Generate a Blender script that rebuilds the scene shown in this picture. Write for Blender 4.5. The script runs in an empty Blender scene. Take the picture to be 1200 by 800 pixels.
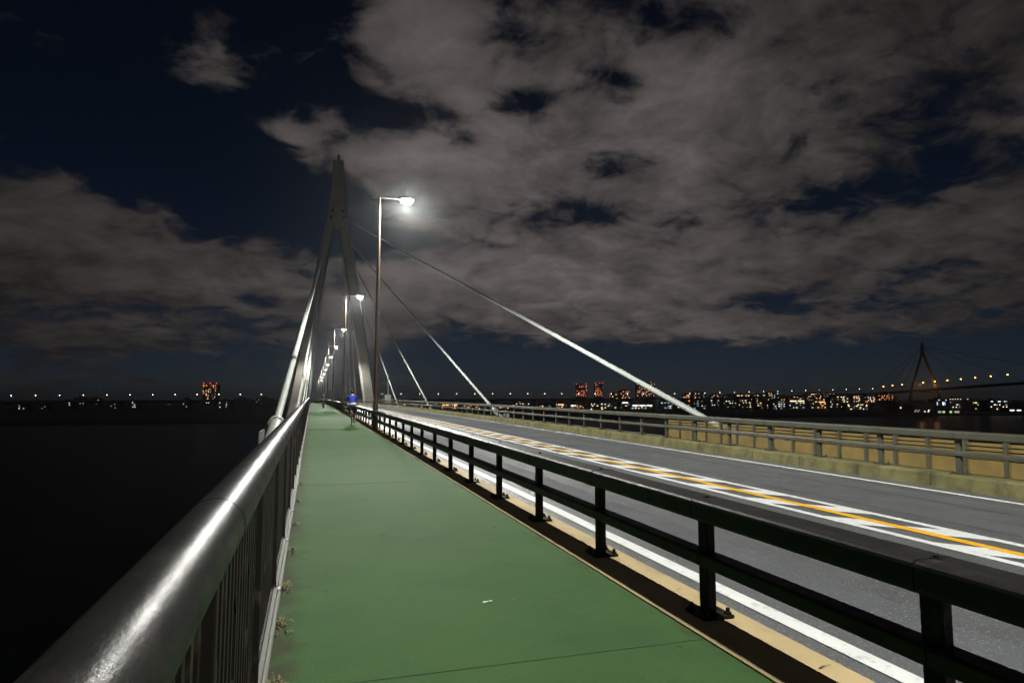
import bpy, bmesh, math, random
from mathutils import Vector, Matrix, Euler
R = math.radians
random.seed(11)
sc = bpy.context.scene
col = sc.collection

# ------------------------------------------------------------------ camera
FPX, PITCH, YAW, CAMH = 760.0, 5.04, 17.11, 1.55
cam = bpy.data.cameras.new('camera'); cam_o = bpy.data.objects.new('camera', cam); col.objects.link(cam_o)
cam.sensor_width = 36.0; cam.lens = FPX / 1200.0 * 36.0
cam.clip_start = 0.05; cam.clip_end = 30000
cam_o.location = (0, 0, CAMH)
cam_o.rotation_euler = Euler((R(90 + PITCH), 0, -R(YAW)), 'XYZ')
sc.camera = cam_o

# ------------------------------------------------------------------ render look
sc.render.engine = 'CYCLES'
sc.view_settings.view_transform = 'Standard'
sc.view_settings.look = 'None'
sc.view_settings.gamma = 1.0
sc.view_settings.exposure = 0.0
sc.cycles.use_denoising = True
sc.cycles.max_bounces = 6
sc.cycles.diffuse_bounces = 3
sc.cycles.glossy_bounces = 3
sc.cycles.sample_clamp_indirect = 4.0
sc.cycles.use_light_tree = True
sc.cycles.blur_glossy = 0.5

HAZE_D, HAZE_G = 0.00012, .94
# ------------------------------------------------------------------ sky: night, broken cloud lit from below by the city
SKY_K = 0.0028
world = bpy.data.worlds.new('World'); sc.world = world; world.use_nodes = True
world.cycles.sampling_method = 'NONE'
wt = world.node_tree; wt.nodes.clear()

def wn(t): return wt.nodes.new(t)
def wl(v, sock):
    if isinstance(v, (int, float)): sock.default_value = v
    else: wt.links.new(v, sock)
def M(op, a, b=0.0, c=None, clamp=False):
    n = wn('ShaderNodeMath'); n.operation = op; n.use_clamp = clamp
    wl(a, n.inputs[0]); wl(b, n.inputs[1])
    if c is not None: wl(c, n.inputs[2])
    return n.outputs[0]
def smooth(v, a, b):
    n = wn('ShaderNodeMapRange'); n.interpolation_type = 'SMOOTHSTEP'
    wl(v, n.inputs[0]); n.inputs[1].default_value = min(a, b); n.inputs[2].default_value = max(a, b)
    if a > b: n.inputs[3].default_value, n.inputs[4].default_value = 1.0, 0.0
    return n.outputs[0]
def mixc(f, a, b):
    n = wn('ShaderNodeMix'); n.data_type = 'RGBA'
    wl(f, n.inputs[0])
    for v, s in ((a, n.inputs[6]), (b, n.inputs[7])):
        if isinstance(v, tuple): s.default_value = v + (1,)
        else: wt.links.new(v, s)
    return n.outputs[2]

def azel(px, py):
    up, fw = 400 - py, FPX
    c, s = math.cos(R(PITCH)), math.sin(R(PITCH))
    z, f, l = up * c + fw * s, fw * c - up * s, px - 600
    return math.degrees(math.atan2(l, f)) + YAW, math.degrees(math.atan2(z, math.hypot(f, l)))

tc = wn('ShaderNodeTexCoord')
sep = wn('ShaderNodeSeparateXYZ'); wt.links.new(tc.outputs['Generated'], sep.inputs[0])
sx, sy, sz = sep.outputs
az = M('MULTIPLY', M('ARCTAN2', sx, sy), 57.2958)
el = M('MULTIPLY', M('ARCSINE', sz), 57.2958)
inv = M('DIVIDE', 1.0, M('ADD', M('MAXIMUM', sz, 0.0), 0.24))
cmb = wn('ShaderNodeCombineXYZ'); wl(M('MULTIPLY', sx, inv), cmb.inputs[0]); wl(M('MULTIPLY', sy, inv), cmb.inputs[1]); cmb.inputs[2].default_value = 3.7
def noise(scale, detail, rough, off=0.0, dist=0.0, vec=None):
    n = wn('ShaderNodeTexNoise'); n.noise_dimensions = '3D'
    n.inputs['Scale'].default_value = scale; n.inputs['Detail'].default_value = detail
    n.inputs['Roughness'].default_value = rough; n.inputs['Distortion'].default_value = dist
    mp = wn('ShaderNodeMapping'); mp.inputs['Location'].default_value = (off, off * 1.7, off * .3)
    wt.links.new(vec or cmb.outputs[0], mp.inputs[0]); wt.links.new(mp.outputs[0], n.inputs['Vector'])
    return n.outputs['Fac']
n_big = noise(1.9, 10.0, 0.60, 0.0, 0.35)
n_fine = noise(7.0, 9.0, 0.62, 4.1, 0.5)
n_tone = noise(0.9, 4.0, 0.5, 9.3)
n_tone2 = noise(4.6, 10.0, 0.66, 2.2, 0.4)
# where the cloud deck is torn open (-) or closed (+): px, py of its direction, half widths in degrees, amount
gaps = [
    (60, 60, 17, 11, -.34), (330, 150, 9, 7, -.22), (180, 200, 9, 4.0, -.22), (300, 235, 8, 5.5, -.30), (395, 250, 4, 5, -.24),
    (490, 145, 5.5, 2.2, -.26), (545, 160, 2.0, 1.6, -.2), (480, 285, 7, 1.4, -.22), (380, 30, 3.5, 6, -.22),
    (615, 122, 3.0, 1.5, -.26), (735, 97, 3.0, 1.4, -.24), (600, 42, 3.2, 2.0, -.18), (800, 25, 7, 2.2, -.24),
    (715, 192, 3.0, 1.2, -.24), (690, 250, 4.0, 1.2, -.25), (925, 235, 6, 1.7, -.27), (1040, 225, 4, 1.6, -.22), (1120, 190, 5, 2.2, -.24),
    (1060, 318, 6, 1.6, -.20), (890, 352, 4, .8, -.14), (960, 40, 9, 4, -.14),
    (900, 425, 34, 2.6, -.50), (560, 425, 7, 2.4, -.34), (300, 350, 4, .8, -.18), (120, 357, 8, .7, -.16), (60, 440, 24, 2.2, -.16),
    (245, 45, 2.0, 2.0, .24), (262, 100, 2.6, 2.0, .32), (150, 60, 5, 5, -.14), (140, 180, 4, .7, .16),
    (120, 280, 14, 4.5, .26), (330, 150, 2.6, 1.4, .26), (360, 170, 4.5, 2.2, .34), (480, 200, 6, 2.2, .26), (620, 200, 16, 8, .13), (500, 60, 6, 6, .20),
    (640, 320, 18, 3.5, .16), (850, 150, 9, 6, .13), (900, 385, 20, 1.1, .26), (1120, 270, 7, 2.2, .18), (250, 320, 12, 2.0, .18), (390, 140, 1.6, 1.3, .22),
]
bias = None
for gx, gy, ra, re, am in gaps:
    a0, e0 = azel(gx, gy)
    u = M('DIVIDE', M('SUBTRACT', az, a0), ra * 1.0); v = M('DIVIDE', M('SUBTRACT', el, e0), re)
    d2 = M('MULTIPLY_ADD', u, u, M('MULTIPLY', v, v))
    g = M('MULTIPLY', M('EXPONENT', M('MULTIPLY', d2, -1.0)), am * (1.3 if am < 0 and 420 < gx < 900 and gy < 400 else .72 if am < 0 and gx >= 900 and gy < 400 else 1.0))
    bias = g if bias is None else M('ADD', bias, g)
field = M('ADD', M('ADD', M('MULTIPLY', M('SUBTRACT', n_big, .5), .95), M('MULTIPLY', M('SUBTRACT', n_fine, .5), .95)), M('ADD', bias, .62))
dens = smooth(field, .37, .64)
tone = M('ADD', M('MULTIPLY', n_tone, .75), M('MULTIPLY', n_tone2, 1.0))
tone = M('MULTIPLY', M('SUBTRACT', tone, .49), 2.2, clamp=False)
edge = M('ADD', M('MULTIPLY', smooth(field, .42, .95), .45), .62)
tone = M('MAXIMUM', M('MULTIPLY', tone, edge), .12)
# the lit city lies ahead: the cloud base over it is brighter than that over the dark river
gl_u = M('DIVIDE', M('SUBTRACT', az, azel(640, 250)[0]), 30.0); gl_v = M('DIVIDE', M('SUBTRACT', el, azel(640, 250)[1]), 21.0)
glow = M('EXPONENT', M('MULTIPLY', M('MULTIPLY_ADD', gl_u, gl_u, M('MULTIPLY', gl_v, gl_v)), -1.0))
tone = M('MULTIPLY', tone, M('MULTIPLY_ADD', glow, .97, .20))
cl = wn('ShaderNodeVectorMath'); cl.operation = 'SCALE'; cl.inputs[0].default_value = (.098, .086, .084); wt.links.new(tone, cl.inputs[3])
nish = wn('ShaderNodeTexSky'); nish.sky_type = 'NISHITA'; nish.sun_disc = False
nish.sun_elevation = R(38); nish.sun_rotation = R(200); nish.altitude = 2500; nish.air_density = .8; nish.dust_density = .0; nish.ozone_density = 6.0
nsc = wn('ShaderNodeVectorMath'); nsc.operation = 'SCALE'; wt.links.new(nish.outputs[0], nsc.inputs[0]); nsc.inputs[3].default_value = SKY_K
skyc = mixc(dens, nsc.outputs[0], cl.outputs[0])
skyc = mixc(smooth(sz, 0.0, -.02), skyc, (.003, .003, .004))
bgn = wn('ShaderNodeBackground'); wt.links.new(skyc, bgn.inputs[0]); bgn.inputs[1].default_value = 1.0
wo = wn('ShaderNodeOutputWorld'); wt.links.new(bgn.outputs[0], wo.inputs[0])

# added dim fill from behind the camera, aimed to lift the tower's faces
sun = bpy.data.lights.new('moon_fill', 'SUN'); sun.energy = 0.11; sun.angle = R(10); sun.color = (.8, .88, 1)
sun_o = bpy.data.objects.new('moon_fill', sun); col.objects.link(sun_o)
sun_o.rotation_euler = Euler((R(68), 0, R(-8)), 'XYZ')

# ------------------------------------------------------------------ helpers
def zd(y): return .0088 * y - 3.7e-5 * y * y          # the deck's crest
def sl(y): return math.atan(.0088 - 7.4e-5 * y)
CP, SP_ = math.cos(R(PITCH)), math.sin(R(PITCH))
CY, SY = math.cos(R(YAW)), math.sin(R(YAW))
def far_xy(px, zc):
    lat = (px - 600) / (FPX / CP) * zc
    return Vector((zc * SY + lat * CY, zc * CY - lat * SY))
def far_z(py, zc):
    u = 400 - py
    return CAMH + zc * (u * CP + FPX * SP_) / (FPX * CP - u * SP_)

class MB:
    def __init__(s): s.v = []; s.f = []; s.m = []; s.sm = []
    def add(s, vs, fs, mi=0, smooth=False):
        o = len(s.v); s.v += [tuple(v) for v in vs]
        for f in fs: s.f.append([i + o for i in f]); s.m.append(mi); s.sm.append(smooth)
        return s
    def box(s, x0, x1, y0, y1, z0, z1, mi=0, M_=None):
        vs = [Vector((x, y, z)) for z in (z0, z1) for y in (y0, y1) for x in (x0, x1)]
        if M_ is not None: vs = [M_ @ v for v in vs]
        return s.add(vs, [(0, 2, 3, 1), (4, 5, 7, 6), (0, 1, 5, 4), (2, 6, 7, 3), (0, 4, 6, 2), (1, 3, 7, 5)], mi)
    def prism(s, prof, y0, y1, mi=0, smooth=False):       # profile (x,z), counter-clockwise seen from -y, extruded along y
        n = len(prof)
        vs = [(x, y0, z) for x, z in prof] + [(x, y1, z) for x, z in prof]
        s.add(vs, [(i, (i + 1) % n, n + (i + 1) % n, n + i) for i in range(n)], mi, smooth)
        s.add([(x, y0, z) for x, z in prof], [tuple(range(n - 1, -1, -1))], mi)
        s.add([(x, y1, z) for x, z in prof], [tuple(range(n))], mi)
        return s
    def tube(s, pts, rad, n=12, mi=0, cap=True, smooth=True):
        pts = [Vector(p) for p in pts]
        if not isinstance(rad, (list, tuple)): rad = [rad] * len(pts)
        rings = []
        prev = None
        for i, p in enumerate(pts):
            t = (pts[min(i + 1, len(pts) - 1)] - pts[max(i - 1, 0)]).normalized()
            if prev is None:
                a = Vector((0, 0, 1)) if abs(t.z) < .9 else Vector((1, 0, 0))
                e1 = t.cross(a).normalized()
            else:
                e1 = (prev - t * prev.dot(t)).normalized()
            prev = e1
            e2 = t.cross(e1)
            rings.append([p + (e1 * math.cos(2 * math.pi * k / n) + e2 * math.sin(2 * math.pi * k / n)) * rad[i] for k in range(n)])
        vs = [v for r in rings for v in r]
        fs = [(i * n + k, i * n + (k + 1) % n, (i + 1) * n + (k + 1) % n, (i + 1) * n + k) for i in range(len(pts) - 1) for k in range(n)]
        s.add(vs, fs, mi, smooth)
        if cap:
            s.add(rings[0], [tuple(range(n - 1, -1, -1))], mi); s.add(rings[-1], [tuple(range(n))], mi)
        return s
    def ball(s, c, r, sx_=1, sy_=1, sz_=1, nu=12, nv=8, mi=0, vmin=0.0, vmax=math.pi):
        vs, fs = [], []
        for j in range(nv + 1):
            th = vmin + (vmax - vmin) * j / nv
            for i in range(nu):
                ph = 2 * math.pi * i / nu
                vs.append((c[0] + r * sx_ * math.sin(th) * math.cos(ph), c[1] + r * sy_ * math.sin(th) * math.sin(ph), c[2] + r * sz_ * math.cos(th)))
        for j in range(nv):
            for i in range(nu):
                fs.append((j * nu + i, (j + 1) * nu + i, (j + 1) * nu + (i + 1) % nu, j * nu + (i + 1) % nu))
        return s.add(vs, fs, mi, True)
    def torus(s, c, r, t, n=32, k=8, mi=0):                # in the y-z plane
        vs, fs = [], []
        for i in range(n):
            a = 2 * math.pi * i / n
            for j in range(k):
                b = 2 * math.pi * j / k
                rr = r + t * math.cos(b)
                vs.append((c[0] + t * math.sin(b), c[1] + rr * math.cos(a), c[2] + rr * math.sin(a)))
        for i in range(n):
            for j in range(k):
                fs.append((i * k + j, ((i + 1) % n) * k + j, ((i + 1) % n) * k + (j + 1) % k, i * k + (j + 1) % k))
        return s.add(vs, fs, mi, True)
    def mesh(s, name, mats):
        me = bpy.data.meshes.new(name)
        me.from_pydata(s.v, [], s.f)
        mats = mats if isinstance(mats, (list, tuple)) else [mats]
        for m in mats: me.materials.append(m)
        me.polygons.foreach_set('material_index', s.m)
        me.polygons.foreach_set('use_smooth', s.sm)
        me.update()
        bm = bmesh.new(); bm.from_mesh(me); bmesh.ops.recalc_face_normals(bm, faces=bm.faces); bm.to_mesh(me); bm.free()
        return me
    def build(s, name, mats, parent=None, loc=None, rot=None):
        return inst(name, s.mesh(name, mats), parent, loc, rot)
def inst(name, me, parent=None, loc=None, rot=None):
    o = bpy.data.objects.new(name, me); col.objects.link(o)
    if parent is not None: o.parent = parent
    if loc is not None: o.location = loc
    if rot is not None: o.rotation_euler = rot
    return o
def tag(o, label=None, cat=None, group=None, kind=None):
    if label: o['label'] = label
    if cat: o['category'] = cat
    if group: o['group'] = group
    if kind: o['kind'] = kind
    return o
def empty(name, loc=(0, 0, 0), rz=0):
    o = bpy.data.objects.new(name, None); col.objects.link(o); o.location = loc; o.rotation_euler = (0, 0, rz); o.empty_display_size = .2
    return o
def rrect(x0, x1, z0, z1, b, n=3):
    p = []
    for cx, cz, a0 in ((x1 - b, z0 + b, -90), (x1 - b, z1 - b, 0), (x0 + b, z1 - b, 90), (x0 + b, z0 + b, 180)):
        for i in range(n + 1):
            a = R(a0 + 90 * i / n); p.append((cx + b * math.cos(a), cz + b * math.sin(a)))
    return p
ORD = ['first', 'second', 'third', 'fourth', 'fifth', 'sixth', 'seventh', 'eighth', 'ninth', 'tenth', 'eleventh', 'twelfth', 'thirteenth', 'fourteenth',
       'fifteenth', 'sixteenth', 'seventeenth', 'eighteenth', 'nineteenth', 'twentieth']
def ordw(i):
    if i < 20: return ORD[i]
    t = ['', '', 'twenty', 'thirty', 'forty', 'fifty'][(i + 1) // 10]
    u = (i + 1) % 10
    return t + '-' + ORD[u - 1] if u else {'twenty': 'twentieth', 'thirty': 'thirtieth', 'forty': 'fortieth', 'fifty': 'fiftieth'}[t]

# ------------------------------------------------------------------ materials
def mat(name, base, rough=.6, metal=0.0, spec=.5, var=0.0, vscale=3.0, bump=0.0, bscale=40.0, emit=None, estr=0.0, stretch=(1, 1, 1), rvar=0.0,
        dirt=None, dscale=1.0, dth=(.55, .7), speck=None, sscale=200, sth=(.62, .7), edge_dirt=None, stain=None):
    m = bpy.data.materials.new(name); m.use_nodes = True
    nt = m.node_tree; b = nt.nodes['Principled BSDF']
    b.inputs['Base Color'].default_value = tuple(base) + (1,)
    b.inputs['Roughness'].default_value = rough; b.inputs['Metallic'].default_value = metal
    b.inputs['Specular IOR Level'].default_value = spec
    N = nt.nodes.new; L = nt.links.new
    if emit:
        b.inputs['Emission Color'].default_value = tuple(emit) + (1,); b.inputs['Emission Strength'].default_value = estr
        m.cycles.emission_sampling = 'NONE'
    if not (var or bump or dirt or speck or rvar): return m
    geo = N('ShaderNodeNewGeometry'); mp = N('ShaderNodeMapping'); mp.inputs['Scale'].default_value = stretch
    L(geo.outputs['Position'], mp.inputs[0])
    def nz(scale, det=6, ro=.6):
        n = N('ShaderNodeTexNoise'); n.inputs['Scale'].default_value = scale; n.inputs['Detail'].default_value = det; n.inputs['Roughness'].default_value = ro
        L(mp.outputs[0], n.inputs['Vector']); return n.outputs['Fac']
    def ramp(v, a, bb, lo=0., hi=1.):
        n = N('ShaderNodeMapRange'); L(v, n.inputs[0]); n.inputs[1].default_value = a; n.inputs[2].default_value = bb; n.inputs[3].default_value = lo; n.inputs[4].default_value = hi
        return n.outputs[0]
    def mx(f, a, c, mode='MIX'):
        n = N('ShaderNodeMix'); n.data_type = 'RGBA'; n.blend_type = mode
        if isinstance(f, float): n.inputs[0].default_value = f
        else: L(f, n.inputs[0])
        for v, s_ in ((a, n.inputs[6]), (c, n.inputs[7])):
            if isinstance(v, tuple): s_.default_value = v + (1,)
            else: L(v, s_)
        return n.outputs[2]
    c = tuple(base)
    if var:
        f = ramp(nz(vscale), .3, .7)
        c = mx(f, tuple(x * (1 - var) for x in base), tuple(min(1, x * (1 + var)) for x in base))
    if dirt:
        f = ramp(nz(dscale, 9, .68), dth[0], dth[1])
        c = mx(f, c, tuple(dirt))
    if speck:
        f = ramp(nz(sscale, 2, .5), sth[0], sth[1])
        c = mx(f, c, tuple(speck))
    if stain:
        v_ = N('ShaderNodeTexVoronoi'); v_.inputs['Scale'].default_value = 3.1; v_.inputs['Randomness'].default_value = 1.0; L(mp.outputs[0], v_.inputs['Vector'])
        sp_ = N('ShaderNodeMath'); sp_.operation = 'MULTIPLY_ADD'; L(nz(16, 7, .7), sp_.inputs[0]); sp_.inputs[1].default_value = .22; L(v_.outputs['Distance'], sp_.inputs[2])
        c = mx(ramp(sp_.outputs[0], .185, .14, 0., .8), c, tuple(stain))
    if edge_dirt:
        se = N('ShaderNodeSeparateXYZ'); L(geo.outputs['Position'], se.inputs[0])
        wob = ramp(nz(4.5, 9, .7), .3, .75, -.16, .16)
        ad = N('ShaderNodeMath'); ad.operation = 'ADD'; L(se.outputs[0], ad.inputs[0]); L(wob, ad.inputs[1])
        c = mx(ramp(ad.outputs[0], -.02, -.22, 0., .85), c, tuple(edge_dirt))
        c = mx(ramp(ad.outputs[0], 2.33, 2.50, 0., .7), c, tuple(edge_dirt))
    if not isinstance(c, tuple): L(c, b.inputs['Base Color'])
    if rvar:
        f = ramp(nz(vscale * 1.7), .3, .7, max(.05, rough - rvar), min(1, rough + rvar)); L(f, b.inputs['Roughness'])
    if bump:
        bp = N('ShaderNodeBump'); bp.inputs['Strength'].default_value = bump; bp.inputs['Distance'].default_value = .01
        L(nz(bscale, 5), bp.inputs['Height']); L(bp.outputs[0], b.inputs['Normal'])
    return m

m_green = mat('green_walkway_coating', (.038, .085, .024), .85, spec=.12, var=.05, vscale=.5, bump=.5, bscale=110, dirt=(.020, .058, .020), dscale=.8, dth=(.46, .80),
              speck=(.050, .115, .046), sscale=85, sth=(.60, .74), edge_dirt=(.030, .030, .016), stain=(.017, .034, .015))
m_asphalt = mat('asphalt', (.092, .096, .100), .47, spec=.5, var=.16, vscale=1.0, bump=.9, bscale=55, dirt=(.070, .073, .076), dscale=.7, dth=(.5, .75), speck=(.25, .25, .24), sscale=52, sth=(.585, .68), rvar=.05)
m_track = mat('polished_asphalt', (.106, .112, .122), .33, spec=.5, var=.14, vscale=.9, bump=.5, bscale=55, dirt=(.085, .090, .098), dscale=.6, dth=(.5, .75), speck=(.25, .25, .25), sscale=52, sth=(.585, .68))
m_white = mat('white_road_paint', (.70, .71, .70), .55, var=.06, vscale=4, bump=.3, bscale=120, dirt=(.36, .36, .36), dscale=9, dth=(.54, .74))
m_yellow = mat('yellow_road_paint', (.78, .40, .012), .55, var=.08, vscale=4, bump=.3, bscale=120, dirt=(.40, .22, .03), dscale=9, dth=(.56, .76))
m_conc = mat('tan_kerb_concrete', (.43, .33, .175), .85, spec=.25, var=.16, vscale=2.2, bump=.5, bscale=50, dirt=(.20, .155, .095), dscale=2.4, dth=(.50, .78), stretch=(1, .5, 1))
m_conc2 = mat('olive_kerb_concrete', (.155, .142, .062), .9, spec=.15, var=.3, vscale=2.6, bump=.8, bscale=40, dirt=(.06, .054, .03), dscale=2.2, dth=(.48, .72))
m_grey = mat('weathered_grey_steel', (.34, .34, .32), .45, metal=.0, var=.12, vscale=8, dirt=(.15, .14, .12), dscale=5, dth=(.55, .75), bump=.1, bscale=60)
m_ledge = mat('pale_painted_ledge', (.115, .118, .106), .65, spec=.15, var=.14, vscale=5, dirt=(.05, .046, .034), dscale=5, dth=(.56, .78), bump=.15, bscale=60)
m_tube = mat('brushed_steel_tube', (.0085, .0085, .008), .35, metal=.01, spec=.055, var=.35, vscale=7, rvar=.07, bump=.12, bscale=90, dirt=(.017, .016, .014), dscale=11, dth=(.50, .72), stretch=(1, .5, 1))
m_brown = mat('dark_brown_paint', (.0075, .0058, .004), .6, spec=.2, var=.2, vscale=6, bump=.06, bscale=60, dirt=(.055, .045, .034), dscale=6, dth=(.55, .8))
m_beam = mat('dark_bronze_beam_paint', (.009, .0085, .0075), .5, spec=.3, var=.15, vscale=5, rvar=.1, dirt=(.05, .045, .038), dscale=9, dth=(.58, .8), bump=.06, bscale=90)
m_olive = mat('olive_grey_paint', (.060, .060, .042), .5, spec=.3, var=.2, vscale=3, dirt=(.035, .034, .023), dscale=4, dth=(.55, .8), bump=.06, bscale=60)
m_cream = mat('cream_slat_paint', (.18, .127, .04), .65, spec=.2, var=.2, vscale=2, dirt=(.12, .09, .035), dscale=3, dth=(.55, .8))
m_pole = mat('brown_pole_paint', (.085, .055, .037), .40, var=.15, vscale=4, bump=.05, bscale=50)
m_head = mat('grey_luminaire_casting', (.16, .16, .15), .45)
m_lens = mat('lit_lens', (.9, .9, .9), .4, emit=(.93, 1.0, .95), estr=12)
m_cable = mat('white_stay_sheath', (.36, .385, .36), .5, spec=.3, var=.10, vscale=.6)
m_tower = mat('grey_tower_paint', (.21, .195, .172), .8, spec=.15, var=.10, vscale=.35, dirt=(.16, .148, .128), dscale=.3, dth=(.5, .75))
m_rubber = mat('rubber', (.02, .02, .02), .7)
m_bolt = mat('bolt_steel', (.25, .24, .22), .4, metal=.8)
m_joint = mat('dark_joint_sealant', (.022, .052, .019), .9)
m_under = mat('deck_steel', (.12, .12, .115), .7)

# ------------------------------------------------------------------ ground, river, far bank
def plane(name, x0, x1, y0, y1, z, m, kind='structure'):
    o = MB().add([(x0, y0, z), (x1, y0, z), (x1, y1, z), (x0, y1, z)], [(0, 1, 2, 3)]).build(name, m); tag(o, kind=kind); return o
m_ground = mat('dark_soil_and_grass', (.008, .009, .006), .95, var=.3, vscale=.02)
m_water = mat('dark_river_water', (.002, .0025, .003), .25, spec=.003, bump=.9, bscale=.55, stretch=(.5, 1, 1))
o = plane('ground', -12000, 12000, -3000, 14000, -19.0, m_ground)
o = plane('river_water', -6000, 6000, -500, 528, -16.0, m_water)
land = MB(); land.box(-9000, 9000, 520, 13500, -18.9, -14.2)
land.add([(-9000, 520, -14.2), (9000, 520, -14.2), (9000, 500, -16.6), (-9000, 500, -16.6)], [(0, 1, 2, 3)])
tag(land.build('far_river_bank', m_ground), kind='structure')

# ------------------------------------------------------------------ bridge deck, walkway, road
Y0, Y1 = -14.0, 420.0
YS = [Y0 + 4.0 * i for i in range(int((Y1 - Y0) / 4) + 1)]
def sweep(name, prof, mats, ys=YS, parent=None, closed=True, kind=None, mi=None):
    b = MB(); n = len(prof)
    vs = [(x, y, z + zd(y)) for y in ys for x, z in prof]
    fs, ms = [], []
    for j in range(len(ys) - 1):
        for i in range(n if closed else n - 1):
            fs.append((j * n + i, j * n + (i + 1) % n, (j + 1) * n + (i + 1) % n, (j + 1) * n + i))
    b.add(vs, fs)
    if closed:
        b.f.append(list(range(n - 1, -1, -1))); b.m.append(0); b.sm.append(False)
        b.f.append([(len(ys) - 1) * n + i for i in range(n)]); b.m.append(0); b.sm.append(False)
    o = b.build(name, mats, parent)
    if kind: tag(o, kind=kind)
    return o
sweep('bridge_deck', [(-1.3, -.62), (-.9, -2.6), (13.4, -2.6), (14.9, -.62), (14.9, -.26), (-1.3, -.26)], m_under, kind='structure')
road = sweep('road', [(2.84, -.25), (11.5, -.25), (11.5, -.2), (2.84, -.2)], m_asphalt, kind='structure')
walk = sweep('walkway', [(-.22, -.25), (2.42, -.25), (2.42, 0), (-.22, 0)], m_green, kind='structure')
# wheel tracks worn smoother
for a, b_ in ((4.15, 4.75), (5.75, 6.35), (8.45, 9.05), (9.85, 10.45)):
    pr = []
    sweep('wheel_track', [(a, -.1965), (b_, -.1965)], m_track, parent=road, closed=False)
def line(name, x, w, m, z=-.192):
    return sweep(name, [(x - w / 2, z), (x + w / 2, z)], m, parent=road, closed=False)
line('edge_line', 3.56, .17, m_white)
line('edge_line', 10.9, .15, m_white)
line('centre_line', 7.02, .14, m_white)
line('centre_line', 7.92, .14, m_white)
line('yellow_line', 7.47, .17, m_yellow)
# slanted speed marks between the centre lines
def mark_mesh(xa, xb, flip):
    b = MB(); l = .62; s_ = .36
    b.box(0, 1, 0, 1, 0, .003); b.v = []
    for z in (0, .003):
        b.v += [(xa, 0, z), (xb, s_, z), (xa, l, z), (xb, l + s_, z)]
    return b.mesh('speed_mark', m_white)
mk1 = mark_mesh(7.385, 7.09, 0); mk2 = mark_mesh(7.85, 7.555, 0)
for k in range(148):
    y = -2.0 + 1.76 * k
    inst('speed_mark', mk1, road, (0, y, zd(y) - .1935), (sl(y), 0, 0))
    y += .88
    inst('speed_mark', mk2, road, (0, y, zd(y) - .1935), (sl(y), 0, 0))
# joints across the walkway coating
jm = MB().box(-.18, 2.41, -.004, .004, 0, .0025).mesh('surface_joint', m_joint)
jw = MB().box(-.18, 2.41, -.07, .07, 0, .006).mesh('expansion_joint', m_joint)
for y, me in ((3.72, jm), (11.6, jm), (29.4, jw), (58, jw), (88, jw)):
    inst(me.name, me, walk, (0, y, zd(y) + .0005), (sl(y), 0, 0))

SPC = 1.76
PH = 0.53                       # posts stand at PH + k * SPC
# ------------------------------------------------------------------ kerbs
kerb = tag(empty('left_kerb'), kind='structure')
nb = SPC * 3
kmesh = MB().prism([(2.425, -.24), (2.93, -.24), (2.93, .0), (2.91, .022), (2.44, .022), (2.425, .01)], 0.004, nb - .004).mesh('kerb_block', m_conc)
for k in range(-3, 56):
    y = PH + k * nb
    inst('kerb_block', kmesh, kerb, (0, y, zd(y)), (sl(y + nb / 2), 0, 0))
kerb2 = tag(empty('right_kerb'), kind='structure')
kmeshes = []
for v in range(4):
    b = MB(); d = [random.uniform(-.006, .006) for _ in range(4)]
    b.prism([(11.40 + d[0], -.21), (11.97, -.21), (11.97, .06), (11.47, .06 + d[1]), (11.43 + d[2], .03)], .011, SPC - .011)
    kmeshes.append(b.mesh('kerb_block', m_conc2))
for k in range(-6, 150):
    y = PH + k * SPC + .4
    inst('kerb_block', random.choice(kmeshes), kerb2, (0, y, zd(y)), (sl(y + .9), 0, 0))

# ------------------------------------------------------------------ guard fences
LAMP_Y = [PH + (16 + 17 * i) * SPC for i in range(-1, 10)]
def fence(name, label, x0, zb, m, posts_m, side, kr, skip):
    f = tag(empty(name), label, 'fence', 'guard fences along the road')
    sgn = 1 if side > 0 else -1
    X = lambda u: x0 + u            # near face towards -x
    w = .25
    top = MB().prism(rrect(X(0), X(w), .655, .80, .028, 3), .004, SPC - .004).mesh('top_beam', m)
    mid = MB().prism(rrect(X(.05), X(.05 + .14), .335, .43, .018, 2), .004, SPC - .004).mesh('mid_beam', m)
    pm = MB(); pm.prism(rrect(X(.09), X(.16), -.055, .055, .012, 2), 0.0, .665)
    pm.v = [(x, z, y) for x, y, z in pm.v]                      # stand it up
    pmesh = pm.mesh('post', posts_m)
    bp = MB().box(X(.02), X(.25), -.12, .12, .0, .022)
    for ux in (.05, .22):
        for uy in (-.09, .09):
            bp.tube([(X(ux), uy, .02), (X(ux), uy, .065)], .014, 6, 1, smooth=False)
            bp.tube([(X(ux), uy, .022), (X(ux), uy, .04)], .024, 6, 1, smooth=False)
    bpm = bp.mesh('base_plate', [posts_m, posts_m])
    bo = MB()
    bo.tube([(X(.135), -.0, .797), (X(.135), 0, .803)], .024, 10, 0).tube([(X(.135), 0, .80), (X(.135), 0, .812)], .013, 6, 0, smooth=False)
    bom = bo.mesh('bolt_head', m_brown)
    sv = MB().prism(rrect(X(-.003), X(w + .003), .652, .803, .029, 3), -.07, .07).mesh('joint_sleeve', m)
    for k in kr:
        y = PH + k * SPC
        r = (sl(y + .88), 0, 0); loc = (0, y, zd(y) + zb)
        t = inst('top_beam', top, f, loc, r); inst('mid_beam', mid, f, loc, r)
        if k < 40 and k % 3 == 0: inst('joint_sleeve', sv, f, loc, r)
        if k in skip: continue
        p = inst('post', pmesh, f, loc, (0, 0, 0))
        if k < 30:
            inst('base_plate', bpm, p)['kind'] = 'stuff'; inst('bolt_head', bom, t)
    return f
fence('guard_fence', 'dark bronze guard fence between the green walkway and the road', 2.55, .022, m_beam, m_brown, 1, range(-6, 150), [16 + 17 * i for i in range(-1, 10)])
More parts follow.
